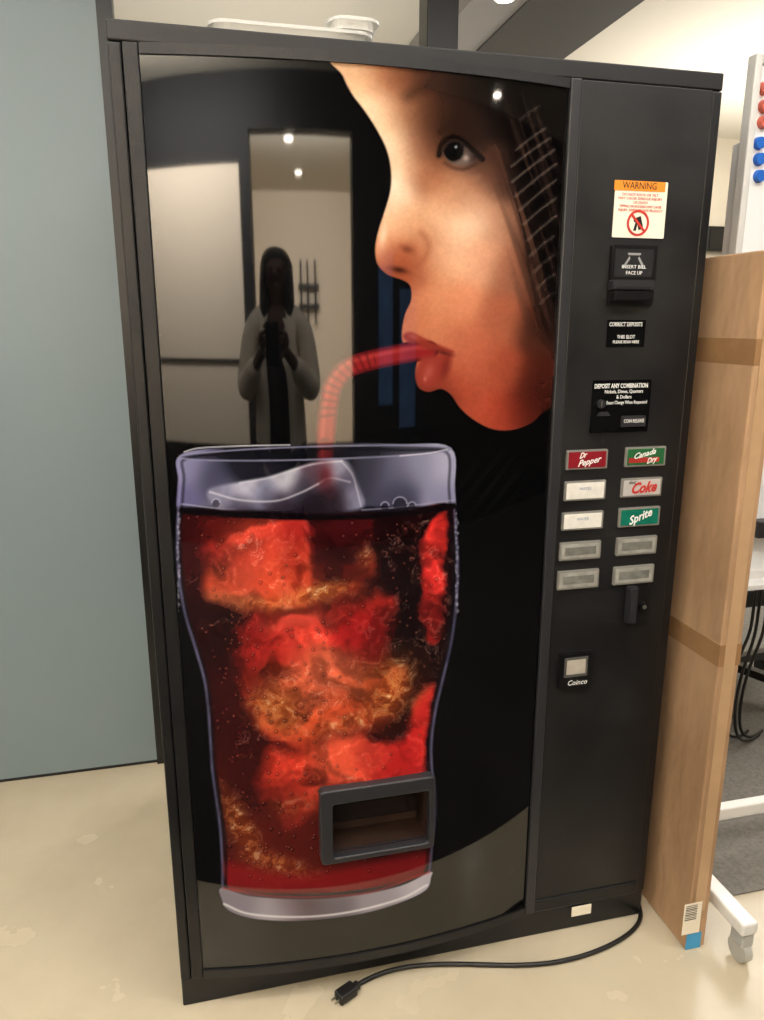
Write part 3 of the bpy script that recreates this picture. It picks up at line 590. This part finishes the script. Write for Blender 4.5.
MB=mat('blue_magnet',(40,100,190),.3);MR=mat('red_magnet',(190,96,80),.3)
for u,v,m,nm in ((760,143,MB,'blue'),(760,159,MB,'blue'),(760,176,MB,'blue'),(765,88,MR,'red'),(765,106,MR,'red'),(764,122,MR,'red')):
    x,z=F(u,v,.1);o=cyl('magnet',(x,.1,z),.013,.010,m,None,'Y',28,.011);top(o,"round %s plastic magnet on the whiteboard"%nm,"magnet","whiteboard magnets")
x,z=F(760,528,.09);o=box('marker_holder',x-.02,x+.06,.07,.104,z-.02,z+.02,GREYP,None,.004);top(o,"small dark marker holder clipped to the whiteboard","marker holder")
a=F(708,226,3.95);b_=F(750,252,3.95)
dd=empty('wall_display',((a[0]+b_[0])/2,3.96,b_[1]),"black wall mounted screen on the far wall","screen")
box('casing',a[0],b_[0],3.94,3.998,b_[1],a[1],DARKP,dd,.006);box('screen',a[0]+.02,b_[0]-.02,3.936,3.94,b_[1]+.02,a[1]-.02,BLACKG,dd)
ex,ey=2.02,.95
e=empty('office_chair',(ex,ey,0),"black swivel office chair with star base on grey carpet","office chair")
bm=bmesh.new()
for i in range(5):
    a=2*math.pi*i/5+.3;t=bmesh.new();bmesh.ops.create_cube(t,size=1)
    for v in t.verts: v.co=Vector(((v.co.x+.5)*.28,v.co.y*.035,.09+v.co.z*.03+(.03 if v.co.x<0 else 0)))
    bmesh.ops.transform(t,matrix=Matrix.Translation((ex,ey,0))@Matrix.Rotation(a,4,'Z'),verts=t.verts[:]);mm=bpy.data.meshes.new('t');t.to_mesh(mm);t.free();bm.from_mesh(mm)
sb=obj_bm('star_base',bm,DARKP,e)
for i in range(5):
    a=2*math.pi*i/5+.3;cyl('caster',(ex+.27*math.cos(a),ey+.27*math.sin(a),.034),.03,.04,DARKP,sb,'X',20)
cyl('gas_column',(ex,ey,.27),.025,.34,DARKP,e,'Z');box('seat',ex-.24,ex+.24,ey-.23,ey+.23,.43,.51,CHAR,e,.03,3);box('backrest',ex-.22,ex+.22,ey+.2,ey+.26,.6,1.1,CHAR,e,.025,3);box('back_support',ex-.03,ex+.03,ey+.2,ey+.25,.42,.7,DARKP,e,.01)
e=empty('cable_bundle',(1.78,.55,0),"loose black cables trailing down to the grey carpet","cable")
for k,(ox,oy) in enumerate(((0,0),(.03,.02),(-.02,.03))):
    tube('cable',[(1.92+ox,.62+oy,.010),(1.80+ox,.56+oy,.010),(1.74+ox,.55+oy,.10),(1.76+ox,.56,.30+.03*k),(1.82+ox,.57,.42),(1.80+ox,.57,.56),(1.84+ox,.58,.72)],.005,CB,e)
# ------------------------------------------------------------ photographer (seen reflected)
OX,OY=.115,-1.70
e=empty('person',(OX,OY,0),"standing person in light cardigan and dark trousers holding up a phone","person")
def P3(x,y,z): return (OX+x,OY+y,z)
SK=mat('skin',(84,58,47),.6)
V_=[P3(0,0,.95),P3(0,0,1.08),P3(0,.01,1.25),P3(0,0,1.38),P3(0,0,1.45),P3(0,.01,1.50),P3(0,.02,1.56),P3(0,.01,1.63),
    P3(-.10,0,1.40),P3(-.175,0,1.37),P3(-.22,.06,1.14),P3(-.10,.27,1.27),P3(-.07,.315,1.30),
    P3(.10,0,1.40),P3(.175,0,1.37),P3(.22,.06,1.14),P3(.09,.27,1.27),P3(.06,.315,1.30),
    P3(-.09,0,.88),P3(-.10,.01,.50),P3(-.10,-.02,.10),P3(-.105,.09,.04),P3(.09,0,.88),P3(.10,.01,.50),P3(.10,-.02,.10),P3(.105,.09,.04)]
E_=[(0,1),(1,2),(2,3),(3,4),(4,5),(5,6),(6,7),(3,8),(8,9),(9,10),(10,11),(11,12),(3,13),(13,14),(14,15),(15,16),(16,17),(0,18),(18,19),(19,20),(20,21),(0,22),(22,23),(23,24),(24,25)]
R_=[(.13,.10),(.115,.09),(.13,.095),(.10,.075),.052,.06,(.078,.092),(.07,.085),.06,.05,.038,.026,.024,.06,.05,.038,.026,.024,.08,.055,.038,.03,.08,.055,.038,.03]
body=skin(V_,E_,R_,2)
bm=bmesh.new();bm.from_mesh(body)
def add_skin(v,ed,r,sub=1):
    m_=skin(v,ed,r,sub);bm.from_mesh(m_)
for s in (-1,1):
    wx=-.07 if s<0 else .06
    palm=[P3(wx,.315,1.30),P3(wx*.95,.325,1.335),P3(wx*.9,.334,1.37)];add_skin(palm,[(0,1),(1,2)],[(.022,.014),(.032,.013),(.030,.012)])
    for k in range(4):
        bx=wx*.9;zz=1.325+.018*k
        L=(.055,.065,.062,.05)[k]
        add_skin([P3(bx,.334,zz),P3(bx-s*L*.45,.341,zz+.004),P3(bx-s*L*.8,.342,zz+.004),P3(bx-s*L,.341,zz+.003)],[(0,1),(1,2),(2,3)],[.009,.008,.0075,.0065])
    add_skin([P3(wx*.95,.32,1.30),P3(wx*.75,.33,1.28),P3(wx*.45,.338,1.27)],[(0,1),(1,2)],[.011,.0095,.0075])
    t=bmesh.new();bmesh.ops.create_uvsphere(t,u_segments=12,v_segments=8,radius=.012);bmesh.ops.transform(t,matrix=Matrix.Translation(P3(s*.031,.098,1.585)),verts=t.verts[:])
    mm=bpy.data.meshes.new('t');t.to_mesh(mm);t.free();bm.from_mesh(mm)
    t=bmesh.new();bmesh.ops.create_uvsphere(t,u_segments=10,v_segments=8,radius=.02);bmesh.ops.transform(t,matrix=Matrix.Translation(P3(s*.078,.02,1.575))@Matrix.Diagonal((.4,.8,1.4,1)),verts=t.verts[:])
    mm=bpy.data.meshes.new('t');t.to_mesh(mm);t.free();bm.from_mesh(mm)
add_skin([P3(0,.10,1.60),P3(0,.115,1.57),P3(0,.122,1.555)],[(0,1),(1,2)],[.008,.011,.014])
add_skin([P3(-.02,.103,1.525),P3(0,.110,1.525),P3(.02,.103,1.525)],[(0,1),(1,2)],[.005,.008,.005])
obj_bm('body',bm,SK,e,True)
HAIR=mat('dark_hair',(18,14,13),.6,var=.3,vscale=30,stretch=(8,8,1))
hm_=skin([P3(0,-.02,1.62),P3(0,-.045,1.55),P3(0,-.06,1.45),P3(0,-.07,1.35),P3(-.07,-.0,1.58),P3(.07,-.0,1.58),P3(-.078,.03,1.46),P3(.078,.03,1.46),P3(0,.05,1.662),P3(-.085,.05,1.36),P3(.085,.05,1.36)],[(0,1),(1,2),(2,3),(0,4),(0,5),(4,6),(5,7),(0,8),(6,9),(7,10)],[(.09,.095),(.09,.075),(.10,.055),(.09,.03),.052,.052,.042,.042,.060,.03,.03],2)
bm=bmesh.new();bm.from_mesh(hm_);obj_bm('hair',bm,HAIR,e,True)
CARD=mat('cream_knit',(232,220,202),.9,bump=.5,bscale=150)
ci=[P3(0,0,.72),P3(0,0,1.0),P3(0,0,1.2),P3(0,0,1.36),P3(-.10,0,1.395),P3(-.18,0,1.365),P3(-.228,.06,1.13),P3(-.12,.245,1.25),P3(.10,0,1.395),P3(.18,0,1.365),P3(.228,.06,1.13),P3(.11,.245,1.25)]
cm_=skin(ci,[(0,1),(1,2),(2,3),(3,4),(4,5),(5,6),(6,7),(3,8),(8,9),(9,10),(10,11)],[(.215,.15),(.19,.14),(.175,.13),(.13,.10),.080,.074,.070,.048,.080,.074,.070,.048],2,3)
bm=bmesh.new();bm.from_mesh(cm_)
dl=[f for f in bm.faces if abs(f.calc_center_median().x-OX)<.055 and f.calc_center_median().y>OY+.03 and f.calc_center_median().z<1.5]
bmesh.ops.delete(bm,geom=dl,context='FACES');o=obj_bm('cardigan',bm,CARD,e,True);s=o.modifiers.new('s','SOLIDIFY');s.thickness=.006
sh=skin([P3(0,0,.88),P3(0,0,1.08),P3(0,.01,1.25),P3(0,0,1.38)],[(0,1),(1,2),(2,3)],[(.145,.115),(.13,.105),(.145,.11),(.11,.085)],2)
bm=bmesh.new();bm.from_mesh(sh);obj_bm('shirt',bm,mat('dark_shirt',(30,28,31),.8),e,True)
tr=skin([P3(0,0,.95),P3(-.09,0,.86),P3(-.10,.01,.50),P3(-.10,-.015,.09),P3(.09,0,.86),P3(.10,.01,.50),P3(.10,-.015,.09)],[(0,1),(1,2),(2,3),(0,4),(4,5),(5,6)],[(.145,.115),.095,.072,.06,.095,.072,.06],2)
bm=bmesh.new();bm.from_mesh(tr);obj_bm('trousers',bm,mat('dark_denim',(26,28,36),.85),e,True)
for s in (-1,1):
    m_=skin([P3(s*.102,-.05,.049),P3(s*.104,.06,.044),P3(s*.107,.15,.039)],[(0,1),(1,2)],[(.04,.043),(.044,.038),(.038,.030)],2)
    bm=bmesh.new();bm.from_mesh(m_);obj_bm('shoe',bm,mat('dark_shoe',(22,22,24),.5),e,True)
ph=empty('smartphone',(.1055,-1.337,1.24),"black smartphone held upright in both hands","phone")
box('phone_body',.067,.144,-1.345,-1.337,1.245,1.398,DARKP,ph,.003);cyl('phone_lens',(.1055,-1.3365,1.3816),.008,.001,BLACKG,ph)
